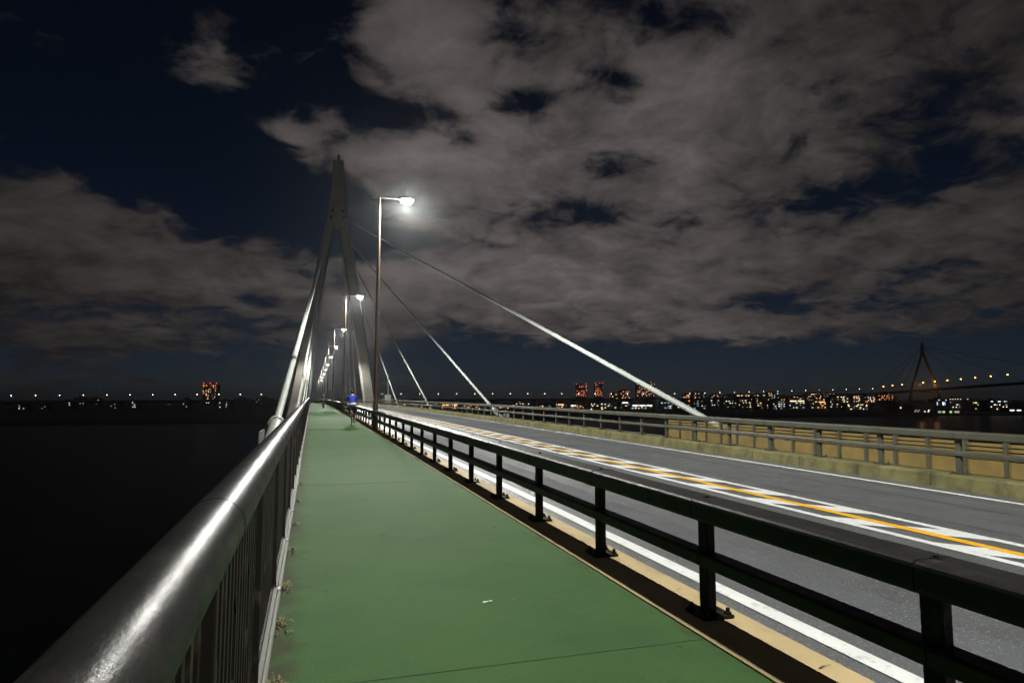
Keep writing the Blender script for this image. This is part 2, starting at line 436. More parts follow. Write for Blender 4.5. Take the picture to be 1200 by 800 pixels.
fence('guard_fence', 'olive grey guard fence on the concrete kerb at the road\'s far side', 11.55, .062, m_olive, m_olive, -1, range(-6, 150), [])

# outer slatted parapet beyond the far fence, ending at the first stay cable
par = tag(empty('slatted_parapet', (13.6, 0, 0)), 'cream slatted parapet beyond the far guard fence, ending at the thick stay cable', 'parapet')
slat = MB().box(-.02, .02, .006, SPC / 2 - .006, -.032, .032).mesh('slat', m_cream)
panel = MB().box(-.03, .0, .005, SPC - .005, -.34, .185).mesh('lower_panel', m_cream)
ppm = MB().prism(rrect(-.06, .05, -.04, .04, .01, 2), -.4, .58); ppm.v = [(x, z, y) for x, y, z in ppm.v]
ppm = ppm.mesh('post', m_olive)
for k in range(-3, 12):
    y = 1.9 + k * SPC
    inst('lower_panel', panel, par, (0, y, zd(y)))
    for h in range(2):
        inst('post', ppm, par, (0, y + h * SPC / 2, zd(y)))
        for i in range(4): inst('slat', slat, par, (0, y + h * SPC / 2, zd(y) + .235 + i * .092))
inst('post', ppm, par, (0, 1.9 + 12 * SPC, zd(20)))

# ------------------------------------------------------------------ river-side railing
rail = tag(empty('river_railing', (-.26, 0, 0)), 'thick steel tube handrail over dark brown balusters on the river side', 'railing')
HZ, HX, HR = 1.172, .008, .08
ys = [Y0 + 2 * i for i in range(150)]
MB().tube([(HX, y, HZ + zd(y)) for y in ys], HR, 40).build('handrail', m_tube, rail)
jr = MB().tube([(HX, -.012, HZ), (HX, .012, HZ)], HR + .0014, 40).mesh('weld_ring', m_tube)
for y in (2.05, 7.3, 12.6, 17.9, 23.2, 28.5): inst('weld_ring', jr, rail, (0, y, zd(y)), (sl(y), 0, 0))
sup = MB().prism(rrect(-.035, .035, -.025, .025, .006, 2), .06, HZ - .05); sup.v = [(x, z, y) for x, y, z in sup.v]
supm = sup.mesh('post', m_brown)
bal = MB().box(-.009, .009, -.019, .019, .085, HZ - .1).mesh('baluster', m_brown)
bb = MB()
zz = [.085, .42, .48, .72, .78, HZ - .1]; oy = [0, 0, .035, .035, 0, 0]
for i in range(5):
    a, c = (oy[i], zz[i]), (oy[i + 1], zz[i + 1])
    vs = [(x, y_ + p[0], p[1]) for p in (a, c) for x, y_ in ((-.009, -.019), (.009, -.019), (.009, .019), (-.009, .019))]
    bb.add(vs, [(0, 1, 5, 4), (1, 2, 6, 5), (2, 3, 7, 6), (3, 0, 4, 7)] + ([(3, 2, 1, 0)] if i == 0 else []) + ([(4, 5, 6, 7)] if i == 4 else []))
balb = bb.mesh('baluster', m_brown)
brail = MB().prism(rrect(-.022, .022, .06, .088, .005, 1), .02, SPC - .02).mesh('bottom_rail', m_brown)
trail = MB().prism(rrect(-.02, .02, HZ - .11, HZ - .075, .005, 1), .02, SPC - .02).mesh('upper_rail', m_brown)
lb = MB()
lb.prism([(-.035, -.02), (.071, -.02), (.071, .028), (.063, .034), (.050, .036), (.046, .060), (-.030, .066)], .012, SPC - .03)
ledge = lb.mesh('ledge_panel', m_ledge)
br = MB().box(-.03, .066, -.035, .035, -.01, .05)
for uy in (-.018, .018):
    br.tube([(.02, uy, .05), (.02, uy, .075)], .011, 6, 1, smooth=False); br.tube([(.02, uy, .05), (.02, uy, .062)], .019, 6, 1, smooth=False)
brm = br.mesh('ledge_bracket', [m_grey, m_bolt])
cnt = 0; far_b = MB()
for k in range(-6, 140):
    y = PH + k * SPC - .35
    loc = (0, y, zd(y)); r = (sl(y + .88), 0, 0)
    inst('post', supm, rail, loc)
    inst('ledge_panel', ledge, rail, loc, r)
    inst('bottom_rail', brail, rail, loc, r); inst('upper_rail', trail, rail, loc, r)
    if k < 30: inst('ledge_bracket', brm, rail, loc)
    for j in range(1, 16):
        yy = y + j * SPC / 16
        if 0 <= k and cnt < 300:
            inst('baluster', balb if j % 5 == 2 else bal, rail, (0, yy, zd(yy)), None); cnt += 1
        elif k >= 0 and k < 110:
            far_b.box(-.009, .009, yy - .019, yy + .019, .085 + zd(yy), HZ - .1 + zd(yy))
tag(far_b.build('distant_balusters', m_brown, rail), kind='stuff')

# ------------------------------------------------------------------ street lamps
LX, LH = 2.66, 10.25
lp = MB().tube([(0, 0, .02), (0, 0, 2.0), (0, 0, LH)], [.105, .098, .062], 16).mesh('pole', m_pole)
lbase = MB().tube([(0, 0, .0), (0, 0, .035)], .19, 16).tube([(0, 0, .03), (0, 0, .30)], .122, 16)
for a in range(4):
    lbase.tube([(.155 * math.cos(a * 1.571 + .78), .155 * math.sin(a * 1.571 + .78), .03), (.155 * math.cos(a * 1.571 + .78), .155 * math.sin(a * 1.571 + .78), .085)], .015, 6, smooth=False)
lbase = lbase.mesh('base_flange', m_pole)
la = MB().prism(rrect(-.055, .055, -.04, .04, .012, 2), -.32, .88)
la.v = [(y, x, z + LH) for x, y, z in la.v]; la = la.mesh('arm', m_head)
# flat casting, widest at its middle
hb = MB()
hs = [(.82, .06, .05), (.95, .13, .075), (1.2, .175, .09), (1.42, .16, .085), (1.55, .09, .05)]
n = 16; vs = []
for x, wy, hz in hs:
    for i in range(n):
        a = 2 * math.pi * i / n
        vs.append((x, wy * math.cos(a), LH + (hz * math.sin(a) if math.sin(a) > 0 else .35 * hz * math.sin(a))))
hb.add(vs, [(j * n + i, j * n + (i + 1) % n, (j + 1) * n + (i + 1) % n, (j + 1) * n + i) for j in range(len(hs) - 1) for i in range(n)], 0, True)
hb.f.append(list(range(n - 1, -1, -1))); hb.f.append([(len(hs) - 1) * n + i for i in range(n)]); hb.m += [0, 0]; hb.sm += [False, False]
lh = hb.mesh('luminaire', m_head)
ll = MB().ball((1.22, 0, LH - .02), 1, .30, .23, .23, 20, 8, 0, math.pi / 2, math.pi).mesh('lens', m_lens)
lbox = MB().box(-.13, -.095, -.05, .05, .85, 1.15).mesh('access_cover', m_pole)
LAMP_W, LAMP_C = 5700, (1.0, 1.0, .92)
def lamp_nodes(ld):                      # a road luminaire throws more light along the road than straight down, and none upwards
    ld.use_nodes = True; nt = ld.node_tree; em = nt.nodes['Emission']
    tcn = nt.nodes.new('ShaderNodeTexCoord'); sp = nt.nodes.new('ShaderNodeSeparateXYZ'); nt.links.new(tcn.outputs['Normal'], sp.inputs[0])
    def mm(op, a, b=0.0):
        n_ = nt.nodes.new('ShaderNodeMath'); n_.operation = op
        for v, k in ((a, 0), (b, 1)):
            if isinstance(v, (int, float)): n_.inputs[k].default_value = v
            else: nt.links.new(v, n_.inputs[k])
        return n_.outputs[0]
    c = mm('MAXIMUM', mm('MULTIPLY', sp.outputs[2], -1.0), 0.02)
    g = mm('MINIMUM', mm('POWER', c, -1.7), 3.2)
    mr = nt.nodes.new('ShaderNodeMapRange'); mr.interpolation_type = 'SMOOTHSTEP'; nt.links.new(c, mr.inputs[0]); mr.inputs[1].default_value = -.02; mr.inputs[2].default_value = .55
    nt.links.new(mm('MAXIMUM', mm('MULTIPLY', g, mr.outputs[0]), .12), em.inputs['Strength'])   # the bowl also leaks a little light upwards
for i, y in enumerate(LAMP_Y):
    lab = 'tall brown street lamp beside the camera, out of view overhead' if i == 0 else \
        ('tallest and nearest brown street lamp with a dazzling lens beside the guard fence' if i == 1 else
         '%s street lamp from the camera in the receding row along the walkway' % ordw(i - 1))
    t = tag(empty('street_lamp', (LX, y, zd(y) + .022)), lab, 'street lamp', 'street lamps along the walkway')
    inst('base_flange', lbase, t); p = inst('pole', lp, t); inst('access_cover', lbox, p)
    inst('arm', la, t); h = inst('luminaire', lh, t); inst('lens', ll, h)
    ld = bpy.data.lights.new('lamp_light', 'POINT'); ld.shadow_soft_size = .07; ld.energy = LAMP_W; ld.color = LAMP_C; lamp_nodes(ld)
    lo = bpy.data.objects.new('lamp_light', ld); col.objects.link(lo); lo.parent = t; lo.location = (1.22, 0, LH - .34)

# ------------------------------------------------------------------ bridge tower
TY, TCX = 153.0, 4.6
tz = zd(TY)
tower = tag(empty('bridge_tower', (TCX, TY, tz)), 'tall grey A-shaped bridge tower with its legs straddling the deck', 'tower')
def lerp(a, b, t): return a + (b - a) * t
def quad_col(pts, name, parent, m):                # stack of rectangular sections (cx, z, wx, wy)
    b = MB(); vs = []
    for cx, z, wx, wy in pts:
        c = min(wx, wy) * .12
        for dx, dy in ((-1, -1), (1, -1), (1, 1), (-1, 1)):
            # chamfered corner: two points each
            hx, hy = wx / 2, wy / 2
            if dx * dy > 0: vs += [(cx + dx * hx, dy * (hy - c), z), (cx + dx * (hx - c), dy * hy, z)]
            else: vs += [(cx + dx * (hx - c), dy * hy, z), (cx + dx * hx, dy * (hy - c), z)]
    n = 8
    # order the ring by angle so that it does not cross itself
    for j in range(len(pts)):
        ring = vs[j * n:(j + 1) * n]; cx = pts[j][0]
        ring.sort(key=lambda v: math.atan2(v[1], v[0] - cx)); vs[j * n:(j + 1) * n] = ring
    b.add(vs, [(j * n + i, j * n + (i + 1) % n, (j + 1) * n + (i + 1) % n, (j + 1) * n + i) for j in range(len(pts) - 1) for i in range(n)])
    b.f.append(list(range(n - 1, -1, -1))); b.f.append([(len(pts) - 1) * n + i for i in range(n)]); b.m += [0, 0]; b.sm += [False, False]
    return b.build(name, m, parent)
ZC, ZT = 41.0, 56.0                                  # crotch, top
for s in (-1, 1):
    leg = quad_col([(s * 11.2, -18.5, 3.0, 4.2), (s * 8.35, -1.0, 2.5, 3.6), (s * 5.0, 20.0, 2.35, 3.2), (s * 1.55, ZC, 2.3, 2.9)], 'leg', tower, m_tower)
    # bolted splice bands and manholes on the leg's faces
    for zb_ in (8.0, 16.0, 24.0, 32.0):
        cx = s * lerp(8.35, 1.55, (zb_ + 1) / (ZC + 1))
        sp = quad_col([(cx + s * .04, zb_ - .25, 2.52 + .0, 3.5), (cx - s * .04, zb_ + .25, 2.50, 3.48)], 'splice_band', leg, m_tower)
head = quad_col([(0, ZC - .6, 5.2, 2.88), (0, 45.5, 4.2, 2.7), (0, 50.5, 3.1, 2.5), (0, ZT, 2.35, 2.3)], 'tower_head', tower, m_tower)
m_hole = mat('dark_opening', (.008, .008, .008), .9)
for x, z in ((-1.15, 44.2), (1.15, 44.2), (-1.35, 42.6), (1.35, 42.6)):
    MB().box(x - .3, x + .3, -1.50, -1.36, z - .38, z + .38).build('access_hatch', m_hole, head)
MB().box(-1.05, 1.05, -1.0, 1.0, ZT, ZT + .35).build('cap', m_tower, head)
MB().tube([(0, 0, ZT + .3), (0, 0, ZT + 1.5)], [.22, .18], 8).ball((0, 0, ZT + 1.65), .28).build('beacon', m_hole, head)

# ------------------------------------------------------------------ stay cables
ANCH = [22.1, 52.9, 83.8, 115.5]
TOPZ = [42.9, 38.4, 35.0, 30.8]
def leg_x(s, z):
    return TCX + s * lerp(8.35, 1.55, max(0, min(1, (z + 1) / (ZC + 1)))) if z < ZC else TCX + s * 1.2
WH = ['nearest', 'second nearest', 'third nearest', 'fourth nearest']
for side, sx_ in (('river', -1), ('road', 1)):
    ax = -1.0 if sx_ < 0 else 14.2
    for far in (0, 1):
        for i in range(4):
            ay = ANCH[i] if not far else 2 * TY - ANCH[i]
            zt_ = TOPZ[i] + tz
            top_p = Vector((leg_x(sx_, TOPZ[i]) - sx_ * .3, TY + (-.9 if not far else .9), zt_))
            bot = Vector((ax, ay, zd(ay) + .85))
            d = (top_p - bot).normalized(); bot = bot - d * (3.6 if sx_ > 0 else 2.3)
            if far: lab = '%s stay cable beyond the tower on the %s side of the deck' % (WH[3 - i], side)
            elif sx_ > 0: lab = ['thick white stay cable rising from the far fence across the right sky', 'second white stay cable from the right, rising over the far fence',
                                 'third white stay cable from the right, steep above the road', 'steepest white stay cable on the road side before the tower'][i]
            else: lab = ['thickest white stay cable rising just outside the river railing', 'second stay cable along the river railing, thin and steep',
                         'third stay cable along the river railing towards the tower', 'last stay cable along the river railing before the tower'][i]
            t = tag(empty('stay_cable', bot), lab, 'stay cable', 'stay cables of the bridge')
            r0 = .115
            LN = (top_p - bot).length; nq = int(LN / 2.5)
            MB().tube([d * (.4 + (LN - .4) * q / nq) for q in range(nq + 1)], [r0 - .03 * q / nq for q in range(nq + 1)], 16).build('cable_sheath', m_cable, t)
            if not far:
                MB().tube([d * -1.2, d * 1.55], [.20, .20], 20).build('anchor_pipe', m_grey if sx_ < 0 else m_under, t)
                MB().tube([d * 1.5, d * 1.64, d * 1.95], [.235, .235, .125], 20).build('anchor_collar', m_grey if sx_ < 0 else m_under, t)
                cb = MB()
                for q in range(8):
                    a = q * math.pi / 4
                    e1 = d.cross(Vector((1, 0, 0))).normalized(); e2 = d.cross(e1)
                    c0 = d * 1.6 + (e1 * math.cos(a) + e2 * math.sin(a)) * .205
                    cb.tube([c0, c0 + d * .10], .018, 6, smooth=False)
                tag(cb.build('collar_bolts', m_bolt, t), kind='stuff')
            # bracket plates that carry the anchor from the deck edge
            s2 = MB().box(-.26, -.205, -1.0, .5, -.7, .35).box(.205, .26, -1.0, .5, -.7, .45)
            if not far: s2.build('anchor_bracket', m_under, t)

# slim white post with a cabinet on the far kerb near the tower
t = tag(empty('cabinet_post', (12.3, 111.0, zd(111))), 'slim white post with a pale cabinet at its foot beyond the far fence', 'post')
MB().tube([(0, 0, -.3), (0, 0, 5.2)], [.09, .07], 10).build('mast', m_cable, t)
MB().box(-.45, .45, -.3, .3, .3, 1.6).build('cabinet', m_cable, t)
MB().box(-.48, .48, -.33, .33, 1.6, 1.68).build('cabinet_roof', m_grey, t)

#==PART2==
# ------------------------------------------------------------------ cyclists
def bicycle(label, loc, rz, frame_m):
    t = tag(empty('bicycle', loc, rz), label, 'bicycle')
    for y in (-.5, .55):
        w = empty('wheel'); w.parent = t
        MB().torus((0, y, .33), .312, .020, 36, 8).build('tyre', m_rubber, w)
        MB().torus((0, y, .33), .288, .011, 36, 6).build('rim', m_bolt, w)
        sp = MB()
        for q in range(16):
            a = q * math.pi / 8
            sp.tube([(0.02 if q % 2 else -.02, y, .33), (0, y + .288 * math.cos(a), .33 + .288 * math.sin(a))], .002, 4, cap=False)
        sp.tube([(-.05, y, .33), (.05, y, .33)], .022, 8)
        tag(sp.build('spokes', m_bolt, w), kind='stuff')
    BB, ST, HT = (0, 0, .29), (0, -.17, .72), (0, .36, .84)
    f = MB()
    f.tube([BB, ST, (0, -.2, .84)], .017, 8).tube([BB, (0, .40, .70)], .020, 8).tube([(0, -.13, .62), (0, .38, .78)], .017, 8).tube([(0, .345, .90), (0, .42, .64)], .022, 8)
    for sx_ in (-1, 1):
        f.tube([(sx_ * .02, 0, .29), (sx_ * .055, -.5, .33)], .010, 6).tube([(sx_ * .012, -.15, .66), (sx_ * .055, -.5, .33)], .009, 6)
        f.tube([(sx_ * .03, .42, .64), (sx_ * .05, .50, .45), (sx_ * .055, .55, .33)], .012, 6)
    f.build('frame', frame_m, t)
    MB().tube([(-.28, .20, 1.0), (-.24, .30, 1.02), (-.08, .35, 1.0), (.08, .35, 1.0), (.24, .30, 1.02), (.28, .20, 1.0)], .012, 8).tube([(0, .35, 1.0), (0, .345, .88)], .013, 8).build('handlebar', m_bolt, t)
    MB().ball((0, -.25, .875), 1, .085, .12, .035, 14, 8).ball((0, -.10, .875), 1, .03, .11, .028, 10, 6).build('saddle', m_rubber, t)
    for y in (-.5, .55):
        mg = MB(); vs = []
        for i in range(11):
            a = R(20 + 150 * i / 10) if y < 0 else R(30 + 110 * i / 10)
            for dx in (-.03, .03): vs.append((dx, y - .36 * math.cos(a) * 1.0, .33 + .36 * math.sin(a)))
        mg.add(vs, [(2 * i, 2 * i + 1, 2 * i + 3, 2 * i + 2) for i in range(10)], 0, True)
        g = mg.build('mudguard', frame_m, t); g.modifiers.new('thick', 'SOLIDIFY').thickness = .003
    cr = MB().tube([(.05, 0, .29), (.06, -.02, .125)], .010, 6).tube([(-.05, 0, .29), (-.06, .02, .455)], .010, 6).tube([(-.06, 0, .29), (.06, 0, .29)], .018, 8)
    cr.build('crank', m_bolt, t)
    for sx_, z, y in ((1, .12, -.02), (-1, .46, .02)):
        MB().box(sx_ * .06 if sx_ > 0 else -.15, .15 if sx_ > 0 else -.06, y - .04, y + .04, z - .01, z + .012).build('pedal', m_rubber, t)
    MB().box(-.06, .06, -.70, -.42, .695, .71).tube([(-.05, -.66, .70), (-.05, -.5, .34)], .006, 6).tube([(.05, -.66, .70), (.05, -.5, .34)], .006, 6).build('rear_rack', m_bolt, t)
    MB().ball((0, -.885, .60), .03, 1, .6, 1).build('rear_reflector', mat('red_reflector', (.4, .02, .02), .3), t)
    # front basket
    bk = MB()
    for z in (.82, .90, .98, 1.06):
        w_ = .15 + (z - .82) * .25
        bk.tube([(-w_, .44, z), (w_, .44, z), (w_, .70, z), (-w_, .70, z), (-w_, .44, z)], .004, 5)
    for q in range(7):
        x = -.15 + .05 * q
        bk.tube([(x * 1.4, .70, 1.06), (x, .70, .82), (x, .44, .82), (x * 1.4, .44, 1.06)], .0035, 5)
    tag(bk.build('front_basket', m_bolt, t), kind='stuff')
    return t

def skin_obj(name, verts, edges, radii, m, parent, root=0, sub=2):
    me = bpy.data.meshes.new(name); me.from_pydata([Vector(v) for v in verts], edges, []); me.materials.append(m)
    o = bpy.data.objects.new(name, me); col.objects.link(o)
    if parent is not None: o.parent = parent
    sm_ = o.modifiers.new('skin', 'SKIN'); sm_.use_smooth_shade = True
    if not me.skin_vertices: me.attributes  # layer is made with the modifier
    bm = bmesh.new(); bm.from_mesh(me)
    lay = bm.verts.layers.skin.verify()
    bm.verts.ensure_lookup_table()
    for i, v in enumerate(bm.verts):
        r = radii[i]; v[lay].radius = r if isinstance(r, tuple) else (r, r); v[lay].use_root = (i == root)
    bm.to_mesh(me); bm.free()
    ss = o.modifiers.new('sub', 'SUBSURF'); ss.levels = sub; ss.render_levels = sub
    return o

def rider(label, loc, rz, skin_m, shirt_m, short_m, hair_m, shoe_m):
    V, E, Rr = [], [], []
    def v(p, r, frm=None):
        V.append(p); Rr.append(r)
        if frm is not None: E.append((frm, len(V) - 1))
        return len(V) - 1
    pel = v((0, -.21, .98), (.135, .10)); wa = v((0, -.17, 1.12), (.125, .095), pel); ch = v((0, -.10, 1.30), (.15, .105), wa); up = v((0, -.06, 1.42), (.10, .08), ch)
    nk = v((0, -.03, 1.50), .052, up); hd0 = v((0, -.01, 1.57), (.062, .075), nk); hd1 = v((0, .0, 1.65), (.076, .09), hd0); v((0, -.005, 1.725), (.055, .065), hd1)
    hands = []
    for s in (-1, 1):
        sh = v((s * .17, -.06, 1.40), .058, up); elb = v((s * .27, .02, 1.17), .042, sh); wr = v((s * .275, .19, 1.045), .027, elb)
        pm = v((s * .272, .235, 1.032), (.034, .018), wr)
        for q, (dx, ln) in enumerate(((-.027, .9), (-.009, 1.0), (.009, .96), (.026, .8))):
            k1 = v((s * .272 + dx * .8, .275, 1.036), .0088, pm)
            k2 = v((s * .272 + dx, .275 + .026 * ln, 1.022), .0085, k1)
            v((s * .272 + dx, .275 + .018 * ln, 1.022 - .026 * ln), .0078, k2)
        th = v((s * .272 - s * .036, .235, 1.018), .010, pm); v((s * .272 - s * .046, .272, 1.000), .0088, th)
    legs = []
    for s in (-1, 1):
        hip = v((s * .10, -.19, .93), .092, pel)
        kn = (s * .125, .20, .62) if s > 0 else (s * .125, .24, .84)
        an = (s * .115, -.06, .22) if s > 0 else (s * .115, -.03, .55)
        th = v(tuple(lerp(a, b, .5) for a, b in zip(V[hip], kn)), .076, hip)
        k = v(kn, .056, th)
        cf = v(tuple(lerp(a, b, .35) for a, b in zip(kn, an)), .054, k)
        a = v(an, .034, cf)
        ft = v((an[0], an[1] + .06, an[2] - .055), (.036, .028), a); v((an[0], an[1] + .17, an[2] - .065), (.034, .020), ft)
        v((an[0], an[1] - .03, an[2] - .06), (.03, .026), ft)
        legs.append((V[hip], kn, an))
    body = skin_obj('person', V, E, Rr, skin_m, None); body.location = loc; body.rotation_euler = (0, 0, rz)
    tag(body, label, 'person')
    # clothing a little larger than the body
    skin_obj('shirt', [(0, -.205, 1.02), (0, -.17, 1.14), (0, -.10, 1.31), (0, -.06, 1.425), (0, -.04, 1.465), (-.175, -.06, 1.40), (-.225, -.02, 1.28), (-.262, .01, 1.20), (.175, -.06, 1.40), (.225, -.02, 1.28), (.262, .01, 1.20)],
             [(0, 1), (1, 2), (2, 3), (3, 4), (3, 5), (5, 6), (6, 7), (3, 8), (8, 9), (9, 10)],
             [(.165, .13), (.158, .122), (.178, .13), (.125, .10), .075, .078, .072, .062, .078, .072, .062], shirt_m, body)
    sv, se, sr = [(0, -.21, .99)], [], [(.16, .125)]
    for hip, kn, an in legs:
        b0 = len(sv)
        mid = tuple(lerp(a, b, .5) for a, b in zip(hip, kn)); e = tuple(lerp(a, b, .9) for a, b in zip(hip, kn))
        cf_ = tuple(lerp(a, b, .35) for a, b in zip(kn, an)); sv += [hip, mid, kn, cf_, an]; sr += [.108, .095, .072, .068, .05]; se += [(0, b0), (b0, b0 + 1), (b0 + 1, b0 + 2), (b0 + 2, b0 + 3), (b0 + 3, b0 + 4)]
    skin_obj('trousers', sv, se, sr, short_m, body)
    for (hip, kn, an) in legs:
        skin_obj('shoe', [(an[0], an[1] - .035, an[2] - .06), (an[0], an[1] + .05, an[2] - .062), (an[0], an[1] + .19, an[2] - .07)], [(0, 1), (1, 2)], [(.042, .040), (.046, .038), (.040, .024)], shoe_m, body)
    hb_ = MB().ball((0, -.015, 1.675), 1, .092, .108, .095, 20, 12, 0, 0, math.pi * .52)
    hb_.ball((0, -.045, 1.63), 1, .083, .075, .10, 16, 10)
    hb_.build('hair', hair_m, body)
    fc = MB().ball((0, .088, 1.615), .016, .8, 1.1, 1.3, 8, 6)
    for s in (-1, 1):
        fc.ball((s * .077, -.005, 1.62), .02, .45, .8, 1.3, 8, 6)
    tag(fc.build('nose_and_ears', skin_m, body), kind='stuff')
    m_eye = mat('eye', (.02, .02, .02), .3)
    for s in (-1, 1): MB().ball((s * .03, .078, 1.645), .009, 1, .5, .6, 8, 6).build('eye', m_eye, body)
    MB().ball((0, .078, 1.578), .02, 1, .4, .25, 8, 6).build('mouth', mat('lip', (.3, .1, .09), .5), body)
    return body
m_skin = mat('skin', (.42, .26, .18), .55)
m_blue = mat('blue_cotton', (.008, .018, .30), .8, bump=.2, bscale=60)
m_dark = mat('dark_cloth', (.015, .016, .02), .85)
m_hair = mat('black_hair', (.012, .010, .009), .5)
m_bag = mat('pale_canvas', (.40, .40, .35), .8, var=.1, vscale=9)
CYX, CYY = 1.93, 33.2
bicycle('dark city bicycle ridden away by the person in blue', (CYX, CYY, zd(CYY) + .002), R(-4), m_dark)
p1 = rider('person in a blue shirt cycling away along the walkway', (CYX, CYY, zd(CYY) + .002), R(-4), m_skin, m_blue, m_dark, m_hair, m_dark)
bag = tag(MB().ball((0, 0, 0), 1, .185, .07, .085, 18, 10).build('waist_bag', m_bag), 'pale bag strapped behind the hips of the blue-shirted cyclist', 'bag')
bag.location = (CYX + .03, CYY - .36, zd(CYY) + 1.03)
C2X, C2Y = 1.25, 76.0
bicycle('small distant bicycle under a rider in dark clothes', (C2X, C2Y, zd(C2Y) + .002), R(3), m_dark)
rider('person in dark clothes cycling far along the walkway', (C2X, C2Y, zd(C2Y) + .002), R(3), m_skin, m_dark, m_dark, m_hair, m_dark)

# ------------------------------------------------------------------ litter and weeds on the walkway
rw = random.Random(5)
m_weed = mat('dry_weed', (.13, .12, .05), .8, var=.4, vscale=30)
m_leaf = mat('dead_leaf', (.10, .065, .03), .8)
m_paper = mat('paper_scrap', (.55, .52, .42), .8)
m_silt = mat('dark_silt', (.05, .055, .03), .95, var=.4, vscale=25, bump=.8, bscale=70)
wy = [1.55, 2.35, 3.05, 3.75, 4.75, 5.6, 6.9, 8.2, 9.9, 11.8]
for i, y in enumerate(wy):
    b = MB(); q = 70 if i < 6 else 36
    for _ in range(q):
        a = rw.uniform(0, 6.283); rr = abs(rw.gauss(0, .5)); px_, py_ = .05 * rr * math.cos(a) + .012, .16 * rr * math.sin(a)
        h = rw.uniform(.010, .045) * max(.3, 1 - rr * .5); d = rw.uniform(0, 6.283); w_ = rw.uniform(.004, .010)
        dx, dy = math.cos(d), math.sin(d); le = rw.uniform(.01, .035)
        p0 = Vector((px_, py_, 0)); p1_ = p0 + Vector((dx * le, dy * le, h)); p2 = p0 + Vector((dx * le * 1.9, dy * le * 1.9, h * .7)); sd = Vector((-dy, dx, 0)) * w_
        b.add([p0 - sd * .5, p0 + sd * .5, p1_ + sd, p1_ - sd, p2], [(0, 1, 2, 3), (3, 2, 4)])
    t = tag(empty('weed_clump', (-.165, y, zd(y))), '%s dry weed clump from the camera along the foot of the pale ledge' % ordw(i), 'weeds', 'weed clumps along the ledge')
    tag(b.build('blades', m_weed, t), kind='stuff')
    s_ = MB(); n = 14
    ring = [(.022 * math.cos(2 * math.pi * k / n) * rw.uniform(.6, 1.3) + .0, .26 * math.sin(2 * math.pi * k / n) * rw.uniform(.6, 1.3), .0012) for k in range(n)]
    s_.add([(.012, 0, .012)] + ring, [(0, 1 + k, 1 + (k + 1) % n) for k in range(n)]).build('silt', m_silt, t)
def scrap(name, label, cat, x, y, l, w, m, rz):
    b = MB(); vs = []
    for i in range(4):
        for j in (-1, 1):
            vs.append(((i / 3 - .5) * l, j * w / 2 * (1 - .5 * abs(i / 3 - .5)), .004 + rw.uniform(0, .010)))
    b.add(vs, [(2 * i, 2 * i + 1, 2 * i + 3, 2 * i + 2) for i in range(3)])
    o = b.build(name, m, None, (x, y, zd(y) + .001), (0, 0, rz)); o.modifiers.new('t', 'SOLIDIFY').thickness = .0015
    tag(o, label, cat)
def gp(px, py):                                   # walkway point below a spot of the photograph
    fw = FPX * CP - (400 - py) * SP_; dn = -((400 - py) * CP + FPX * SP_); zc = CAMH / (dn / fw + .0092)
    return far_xy(px, zc)
for nm, lab, cat, px_, py_, l, w_, m_, rz in (
    ('paper_scrap', 'small pale scrap lying on the middle of the green walkway', 'litter', 572, 705, .075, .022, m_paper, .25),
    ('dead_leaf', 'dark dead leaf just right of the pale scrap on the walkway', 'leaf', 601, 703, .035, .016, m_leaf, .9),
    ('dead_leaf', 'dark curled leaf farther right of the pale scrap on the walkway', 'leaf', 653, 700, .045, .018, m_leaf, .2),
    ('dead_leaf', 'dark leaf lying on the walkway near the guard fence kerb', 'leaf', 579, 617, .045, .022, m_leaf, 1.7),
    ('dead_leaf', 'single dark leaf on the walkway left of its middle', 'leaf', 452, 626, .05, .02, m_leaf, .4)):
    p = gp(px_, py_); scrap(nm, lab, cat, p.x, p.y, l, w_, m_, rz)
# twigs and leaves caught on the kerb under the fence
for i, (x, y, l, rz) in enumerate(((2.79, 3.1, .10, .15), (2.77, 2.55, .05, 1.0), (2.78, 4.6, .06, .6))):
    scrap('twig', ['dry twig lying on the tan kerb under the fence', 'short leaf stalk at the tan kerb nearest the camera', 'curled leaf on the tan kerb behind a fence post'][i], 'twig', x, y, l, .008, m_leaf, rz)
    bpy.context.view_layer.objects.active = None
for o in [o for o in col.objects if o.name.startswith('twig')]: o.location.z += .022

# ------------------------------------------------------------------ far viaduct and the far bridge
m_fc = mat('far_concrete', (.10, .10, .10), .85)
m_fred = mat('red_brown_far_tower', (.085, .036, .022), .6)
m_sod = mat('sodium_lamp', (1, .8, .5), .5, emit=(1, .36, .06), estr=22)
m_wlamp = mat('white_lamp', (1, 1, 1), .5, emit=(.9, 1, .92), estr=8)
def vz(px):
    t_ = [(-80, 471.0), (225, 468.5), (600, 467), (800, 466.5), (1031, 460), (1185, 448.5), (1330, 440)]
    for (a, za), (b, zb_) in zip(t_, t_[1:]):
        if px <= b: return lerp(za, zb_, (px - a) / (b - a))
    return t_[-1][1]
PA, PC = far_xy(-60, 1000), far_xy(1031, 1408)
PD = far_xy(1185, 971); PE = far_xy(1330, 760)
def px_of(p):
    f = p.x * SY + p.y * CY; l = p.x * CY - p.y * SY
    return 600 + l / f * FPX / CP, f
def run(P, Q, step):
    n_ = int((Q - P).length / step); return [P + (Q - P) * ((i + .5) / n_) for i in range(n_)]
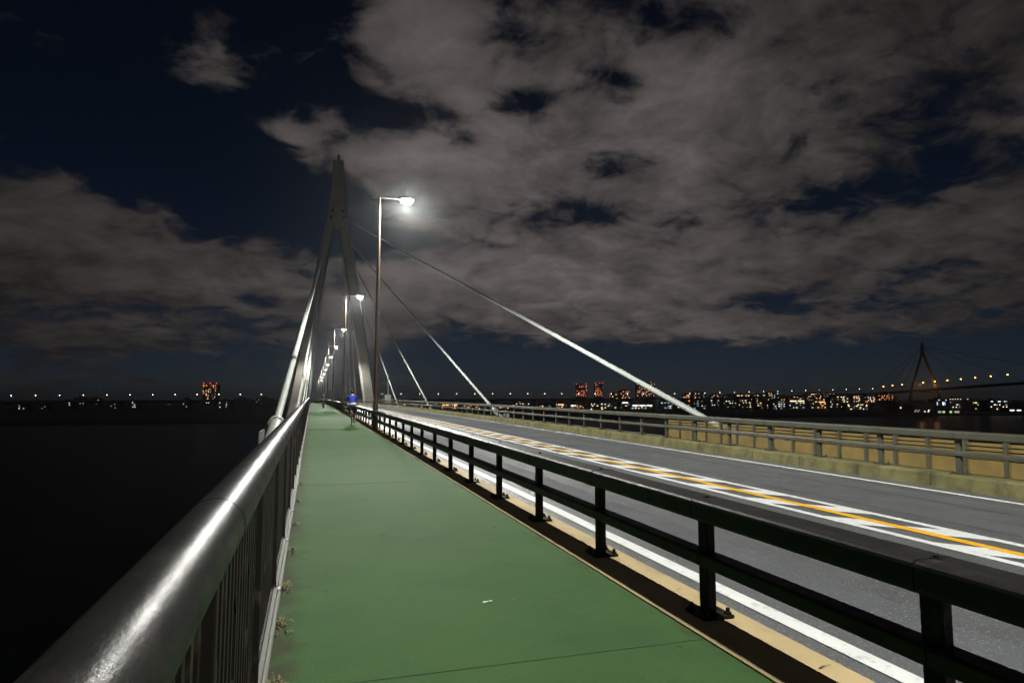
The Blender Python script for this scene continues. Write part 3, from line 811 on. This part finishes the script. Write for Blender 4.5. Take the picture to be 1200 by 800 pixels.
def deck_line(name, label, P, Q, w, th, m, nseg, piers, cat):
    t = tag(empty(name, (P.x, P.y, -14)), label, cat)
    d = (Q - P).normalized(); nrm = Vector((-d.y, d.x))
    for j in range(nseg):
        a, b = P + (Q - P) * (j / nseg), P + (Q - P) * ((j + 1) / nseg)
        za, zb_ = far_z(vz(px_of(a)[0]), px_of(a)[1]), far_z(vz(px_of(b)[0]), px_of(b)[1])
        def sec(p, z):
            o_ = []
            for u, dz in ((-w, 0), (-w, -1.0), (-w * .6, -th), (w * .6, -th), (w, -1.0), (w, 0), (w - .4, 0), (w - .4, -1.0), (-w + .4, -1.0), (-w + .4, 0)):
                q = p + nrm * u - P; o_.append((q.x, q.y, z + dz + 14))
            return o_
        vs = sec(a, za) + sec(b, zb_); k = 10
        MB().add(vs, [(i, (i + 1) % k, k + (i + 1) % k, k + i) for i in range(k)] + [tuple(range(k - 1, -1, -1)), tuple(range(k, 2 * k))]).build('span', m, t)
        if piers:
            q = a - P
            MB().tube([(q.x, q.y, -5), (q.x, q.y, za + 14 - th)], 1.6, 10).box(q.x - 5, q.x + 5, q.y - 1.3, q.y + 1.3, za + 14 - th - 2, za + 14 - th + .2).build('pier', m, t)
    return t
deck_line('viaduct', 'dark road viaduct crossing the whole horizon behind the bridge', PA, PC, 9, 3.2, m_fc, 44, True, 'viaduct')
fbr = deck_line('far_bridge', 'distant red-brown cable-stayed bridge with an A-shaped tower at the right', PC, PE, 10, 3.6, m_fred, 18, False, 'bridge')
flp = {}
def far_lamp(p, z, h, label, group, lm, key, both=False):
    t = tag(empty('viaduct_lamp', (p.x, p.y, z)), label, 'street lamp', group)
    if key not in flp:
        flp[key] = (MB().tube([(0, 0, -1), (0, 0, h)], [.16, .10], 6).tube([(0, 0, h), (-.9, -.5, h + .25)], .07, 5).mesh('pole', m_fc),
                    MB().ball((-1.1, -.6, h + .2), 1.5 if key == 's' else 1, .75, .6, .42, 8, 5).mesh('luminaire', lm))
    inst('pole', flp[key][0], t); inst('luminaire', flp[key][1], t)
k1 = k2 = 0
LAMPS_V = run(PA, PC, 33.5)
vis = [p for p in LAMPS_V if px_of(p)[0] > 2]
for p in vis:
    px_, zc = px_of(p); z = far_z(vz(px_), zc)
    if px_ < 335: lab = '%s tiny white lamp from the left on the far viaduct left of the tower' % ordw(k1); k1 += 1; g = 'white lamps on the far viaduct'
    elif px_ < 440: continue
    else: lab = '%s tiny white lamp from the left on the far viaduct right of the tower' % ordw(k2); k2 += 1; g = 'white lamps on the far viaduct'
    far_lamp(p, z, 9.0, lab, g, m_wlamp, 'w')
k3 = 0
for p in run(PC, PE, 40.0):
    px_, zc = px_of(p)
    if px_ > 1198: continue
    far_lamp(p, far_z(vz(px_), zc), 12.5, '%s orange lamp from the left on the far red-brown bridge' % ordw(k3), 'orange lamps on the far bridge', m_sod, 's'); k3 += 1
# its tower
TT = PC + (PE - PC) * .285
tpx, tzc = px_of(TT)
dB = (PE - PC).normalized(); nB = Vector((-dB.y, dB.x)); 
ft = tag(empty('far_bridge_tower', (TT.x, TT.y, 0), math.atan2(CY * 0 - SY, CY)), 'distant red-brown A-shaped bridge tower standing against the right horizon', 'tower')
apz = far_z(401, tzc); dkz = far_z(vz(tpx), tzc); w_d = 15.5 / FPX * tzc
def taper(b, p, q, r0, r1): b.tube([p, q], [r0, r1], 4, smooth=False)
for s in (-1, 1):
    lg = MB(); taper(lg, (s * w_d * 1.25, 0, -15), (s * w_d * .95, 0, dkz), 3.2, 3.0); taper(lg, (s * w_d * .95, 0, dkz), (s * 1.6, 0, apz - 22), 3.0, 2.6); lg.build('leg', m_fred, ft)
MB().tube([(0, 0, apz - 26), (0, 0, apz)], [4.4, 2.4], 4, smooth=False).build('tower_head', m_fred, ft)
MB().box(-w_d, w_d, -1.5, 1.5, dkz - 6, dkz - 3.6).build('cross_beam', m_fred, ft)
for s_, q in ((1, .50), (1, .72), (1, .93), (-1, -.08), (-1, .03), (-1, .14)):
    e = PC + (PE - PC) * q; ez = far_z(vz(px_of(e)[0]), px_of(e)[1])
    o_ = tag(empty('far_stay_cable', (TT.x, TT.y, apz - 8)), '%s thin stay cable of the far bridge, on its %s side' % ({.50: 'shortest', .72: 'middle', .93: 'longest', -.08: 'longest', .03: 'middle', .14: 'shortest'}[q], 'right' if s_ > 0 else 'left'), 'stay cable', 'stay cables of the far bridge')
    MB().tube([(0, 0, 0), (e.x - TT.x, e.y - TT.y, ez - apz + 8)], .28, 6).build('cable', m_fred, o_)
# added point lights without fixtures, for the deck lamps' orange light on the tower
for s in (-1, 1):
    ld = bpy.data.lights.new('tower_fill_light', 'POINT'); ld.energy = 5500; ld.color = (1, .45, .16); ld.shadow_soft_size = .6
    lo = bpy.data.objects.new('tower_fill_light', ld); col.objects.link(lo); lo.parent = ft; lo.location = (s * w_d * .55, -9, dkz + 7)

# ------------------------------------------------------------------ far city
rc = random.Random(23)
def emat(n_, c, s): return mat(n_, (.1, .1, .1), .6, emit=c, estr=s)
W_WARM = emat('warm_window', (1, .62, .28), 2.4); W_WHITE = emat('white_window', (.92, 1, .95), 1.7); W_RED = emat('red_beacon', (1, .07, .03), 3.5)
W_ORG = emat('orange_window', (1, .36, .10), 2.6); W_BLUE = emat('bluish_window', (.55, .72, 1), 1.1); W_DIM = emat('dim_window', (.9, .75, .55), .5)
W_PINK = emat('pinkish_window', (1, .50, .36), 1.7); W_GRN = emat('greenish_window', (.55, 1, .35), .9)
m_bld = mat('dark_facade', (.06, .055, .05), .85, var=.15, vscale=.05); m_bld2 = mat('grey_facade', (.14, .14, .145), .85)
wcache = {}
def wmesh(w, h, m):
    k = (round(w, 1), round(h, 1), m.name)
    if k not in wcache: wcache[k] = MB().box(-w / 2, w / 2, -.25, .1, -h / 2, h / 2).mesh('window', m)
    return wcache[k]
def building(name, label, px0, px1, pyt, zc, spec, group=None, depth=18, facade=None, roof='flat', pyb=None):
    cxp = (px0 + px1) / 2; c = far_xy(cxp, zc); w = (px1 - px0) / (FPX / CP) * zc; zt = far_z(pyt, zc); zb_ = -15 if pyb is None else far_z(pyb, zc)
    t = tag(empty(name, (c.x, c.y, zb_), -R(YAW)), label, 'building', group)
    h = zt - zb_; d = depth; fm = facade or m_bld
    MB().box(-w / 2, w / 2, 0, d, 0, h).build('wall', fm, t)
    if roof == 'flat':
        r_ = MB(); r_.box(-w / 2 - .3, w / 2 + .3, -.3, d + .3, h, h + .7); r_.build('roof', fm, t)
        MB().box(-w * .18, w * .2, d * .3, d * .7, h + .7, h + 3.2).build('plant_room', fm, t)
    else:
        MB().add([(-w / 2 - .5, -.5, h), (w / 2 + .5, -.5, h), (0, -.5, h + w * .22), (-w / 2 - .5, d, h), (w / 2 + .5, d, h), (0, d, h + w * .22)],
                 [(0, 1, 2), (5, 4, 3), (0, 2, 5, 3), (2, 1, 4, 5), (1, 0, 3, 4)]).build('roof', fm, t)
    for nx, nz, z0, z1, ww, wh, mats_, prob in spec:
        for i in range(nx):
            for j in range(nz):
                if rc.random() > prob: continue
                x = -w / 2 + w * (i + .5) / nx; z = h * (z0 + (z1 - z0) * ((j + .5) / nz))
                q_ = rc.uniform(.38, .80) if ww < 5 else 1.0; inst('window', wmesh(round(ww * q_, 0) + .2, wh * .6, rc.choice(mats_)), t, (x + (rc.uniform(-.3, .3) * w / nx if ww < 5 else 0), -.15, z))
    return t
def beacons(t, w, h, xs):
    for x in xs: MB().tube([(x * w, 2, h), (x * w, 2, h + 2.2)], .25, 5).build('mast', m_bld, t); MB().ball((x * w, 2, h + 2.6), .95, 1, 1, 1, 8, 5).build('beacon', W_RED, t)
WM = [W_WARM, W_WARM, W_ORG, W_DIM, W_DIM]
t = building('tower_block', 'dark tower block topped with red beacons on the left horizon', 237, 253, 450.5, 1400, [(6, 9, .32, .98, 2.4, 2.0, [W_WARM, W_DIM, W_ORG, W_DIM], .5), (7, 1, .94, 1.0, 2.0, 1.4, [W_RED], .45), (7, 2, .12, .3, 2.6, 2.2, [W_WARM, W_WHITE], .5)])
beacons(t, 30, far_z(450.5, 1400) + 15.5, (-.45, 0, .45))
t = building('tower_block', 'left one of the two red-lit tower blocks behind the far fence', 675, 688, 451, 1800, [(5, 9, .42, 1.0, 2.8, 2.2, [W_ORG, W_DIM, W_RED, W_PINK], .55)])
beacons(t, 30, far_z(451, 1800) + 15.5, (-.45, .45))
t = building('tower_block', 'right one of the two red-lit tower blocks behind the far fence', 697, 707, 450, 1800, [(4, 9, .42, 1.0, 2.8, 2.2, [W_ORG, W_RED, W_DIM, W_PINK], .6)])
beacons(t, 24, far_z(450, 1800) + 15.5, (-.4, .1, .45))
t = building('tower_block', 'pink-lit tower block behind the thick stay cable', 746, 768, 449, 1700, [(8, 8, .40, 1.0, 3.0, 2.4, [W_PINK, W_WARM, W_ORG, W_PINK], .75)])
beacons(t, 48, far_z(449, 1700) + 15.5, (-.2, .3))
building('apartment_block', 'low block with warm windows between the red-lit and pink-lit towers', 714, 724, 461, 1600, [(3, 3, .5, 1.0, 3.2, 2.6, WM, .8)])
building('apartment_block', 'orange-windowed block just left of the pink-lit tower', 726, 738, 457.5, 1650, [(4, 4, .45, 1.0, 3, 2.4, [W_ORG, W_WARM, W_PINK], .7)])
# low buildings left of the tower, named by what lies next to them
left_b = [(22, 33, 474, W_WHITE), (40, 56, 473, W_DIM), (70, 84, 470.5, W_WHITE), (86, 100, 466, W_ORG), (102, 116, 467, W_ORG), (126, 140, 472, W_DIM), (150, 160, 470, W_WHITE), (212, 220, 468, W_WHITE),
          (256, 270, 470, W_WHITE), (274, 290, 467, W_RED), (300, 318, 466.5, W_ORG)]
for i, (a, b, yt, wm) in enumerate(left_b):
    building('low_building', '%s low lit building from the left along the dark far bank' % ordw(i), a, b, yt, rc.uniform(840, 930) if i not in (3, 4, 9, 10) else 1250,
             [(4, 3, .3, .95, 1.8, 1.3, [wm, wm, W_DIM], .27)], 'low buildings on the left far bank', depth=12)
# the dense lit district right of the tower
k = 0
row = []
x = 446
while x < 1010:
    w = rc.uniform(11, 26); row.append((x, x + w)); x += w + rc.uniform(0, 7)
for a, b in row:
    zc = rc.uniform(900, 1150); yt = rc.uniform(469.5, 475) if a < 800 else rc.uniform(466, 474)
    big = rc.random() < .3
    spec = [(max(2, int((b - a) / 3.2)), 4, .1, .97, 2.6, 1.5, rc.choice([[W_ORG, W_WARM, W_DIM], [W_WARM, W_WHITE, W_DIM], [W_WHITE, W_BLUE, W_DIM], WM]), .55)]
    if big: spec.append((max(1, int((b - a) / 8)), 1, .72, .95, 9.0, 2.6, [rc.choice([W_ORG, W_WARM, W_WHITE])], .8))
    building('low_building', '%s low lit building from the left in the district right of the tower' % ordw(k), a, b, yt, zc, spec, 'low buildings right of the tower', depth=14, facade=rc.choice([m_bld, m_bld2])); k += 1
k = 0
x = 800
while x < 1040:
    w = rc.uniform(9, 20); zc = rc.uniform(1500, 1900); yt = rc.uniform(459.5, 465)
    building('back_building', '%s far building from the left on the bright horizon below the far tower' % ordw(k), x, x + w, yt, zc,
             [(max(2, int(w / 3)), 4, .35, 1.0, 4.0, 2.6, rc.choice([[W_ORG, W_WARM], [W_ORG, W_WARM, W_WHITE], WM]), .75)], 'far buildings on the bright horizon', depth=14); k += 1; x += w + rc.uniform(-1, 5)
# works under the far bridge, on the right
building('warehouse', 'gabled grey warehouse with white lamps under the far tower', 1052, 1070, 475, 800, [(4, 1, .45, .9, 2.6, 2.4, [W_WHITE, W_DIM], .8), (5, 1, .1, .4, 2.2, 2, [W_WHITE], .4)], depth=20, facade=m_bld2)
building('warehouse', 'dark gabled shed beside the far tower leg', 1070, 1093, 474, 760, [(6, 2, .1, .4, 2.0, 1.8, [W_DIM, W_WHITE], .5)], depth=20, roof='gable')
building('works_building', 'building with tall bluish lit windows right of the dark shed', 1097, 1110, 468, 820, [(3, 1, .45, .9, 2.2, 6.5, [W_BLUE, W_WHITE], 1.0), (3, 1, .92, 1.0, 1.6, 1.2, [W_RED, W_WHITE], .7)], depth=16)
building('works_building', 'low green-lit building below the bluish windows', 1098, 1124, 481, 700, [(6, 1, .4, .9, 4.0, 3.4, [W_GRN, W_GRN, W_DIM], .8)], depth=12)
building('works_building', 'long pale building with a row of small lamps under the far bridge', 1112, 1138, 467, 900, [(9, 1, .93, 1.0, 1.3, 1.0, [W_WHITE, W_WARM], .8), (8, 3, .2, .8, 2.2, 1.8, [W_DIM, W_WHITE, W_WARM], .55)], depth=18, facade=m_bld2)
building('works_building', 'grey-green block with few lights under the far bridge deck', 1138, 1158, 470, 830, [(6, 4, .2, .95, 2.2, 1.8, [W_DIM, W_GRN, W_WHITE, W_WARM], .5)], depth=18, facade=m_bld2)
building('works_building', 'low block with bright white lamps on its roof edge at the right', 1160, 1180, 469.5, 800, [(3, 1, .88, 1.0, 3.8, 1.6, [W_WHITE], .9), (6, 3, .2, .75, 2.2, 1.8, [W_WARM, W_DIM, W_WHITE], .6)], depth=18)
building('works_building', 'rightmost low building with a bright white front', 1181, 1205, 478, 760, [(3, 1, .3, .8, 5.0, 2.0, [W_WHITE], .9)], depth=14)
# dark trees along the far bank
m_fol = mat('dark_foliage', (.035, .05, .02), .9); m_trunk = mat('bark', (.06, .045, .03), .9)
def tree_meshes(seed, H, Wd):
    r = random.Random(seed); b = MB()
    cs = [(r.gauss(0, Wd * .28), r.gauss(0, Wd * .28), H * r.uniform(.38, .92), r.uniform(.18, .32) * Wd) for _ in range(12)]
    for cx, cy, cz, cr in cs:
        for _ in range(34):
            d = Vector((r.gauss(0, 1), r.gauss(0, 1), r.gauss(0, .8))).normalized() * cr * r.uniform(.5, 1.05)
            p = Vector((cx, cy, cz)) + d; s_ = r.uniform(.25, .6)
            e1 = Vector((r.gauss(0, 1), r.gauss(0, 1), r.gauss(0, 1))).normalized(); e2 = e1.orthogonal().normalized()
            b.add([p - e1 * s_, p + e2 * s_ * .5, p + e1 * s_, p - e2 * s_ * .5], [(0, 1, 2, 3)])
    tr = MB().tube([(0, 0, 0), (.1, 0, H * .35), (-.1, .1, H * .7)], [.35, .26, .08], 7)
    for _ in range(4):
        a = r.uniform(0, 6.28); tr.tube([(0, 0, H * .35), (math.cos(a) * Wd * .3, math.sin(a) * Wd * .3, H * r.uniform(.55, .75))], [.16, .05], 5)
    return b.mesh('crown', m_fol), tr.mesh('trunk', m_trunk)
TM = [tree_meshes(i, 13, 9) for i in range(4)]
tspots = [(296, 640, 1.15), (306, 660, 1.0), (313, 630, 1.25), (321, 650, 1.05), (289, 680, .9), (218, 760, .95), (52, 760, .9), (30, 720, .8), (140, 780, .8), (327, 640, 1.1),
          (1042, 640, 1.5), (1047, 660, 1.2), (1037, 650, 1.1), (1190, 690, 1.2), (1198, 680, 1.0), (1020, 700, .9), (985, 720, .8), (950, 730, .8), (905, 740, .9), (860, 760, .8)]
tspots.sort()
for i, (px_, zc, sc_) in enumerate(tspots):
    p = far_xy(px_, zc)
    lab = '%s dark tree from the left on the far bank %s the bridge tower' % (ordw(i % 10), 'left of' if i < 10 else 'right of')
    t = tag(empty('tree', (p.x, p.y, -14.3), i * 1.3), lab, 'tree', 'dark trees on the far bank'); t.scale = (sc_,) * 3
    cme, tme = TM[i % 4]; inst('trunk', tme, t); inst('crown', cme, t)


# ------------------------------------------------------------------ thin forward-scattering volume added for a soft halo round the lamps
hz = MB().box(-12100, 12100, -3600, 14600, -20.0, 124.0).build('halo_haze', [])
tag(hz, kind='stuff')
mh = bpy.data.materials.new('halo_haze_air'); mh.use_nodes = True; hn = mh.node_tree; hn.nodes.clear()
ho = hn.nodes.new('ShaderNodeOutputMaterial'); hv = hn.nodes.new('ShaderNodeVolumePrincipled')
hv.inputs['Density'].default_value = HAZE_D; hv.inputs['Color'].default_value = (.94, .98, 1, 1); hv.inputs['Anisotropy'].default_value = HAZE_G
hn.links.new(hv.outputs[0], ho.inputs['Volume']); hz.data.materials.append(mh)
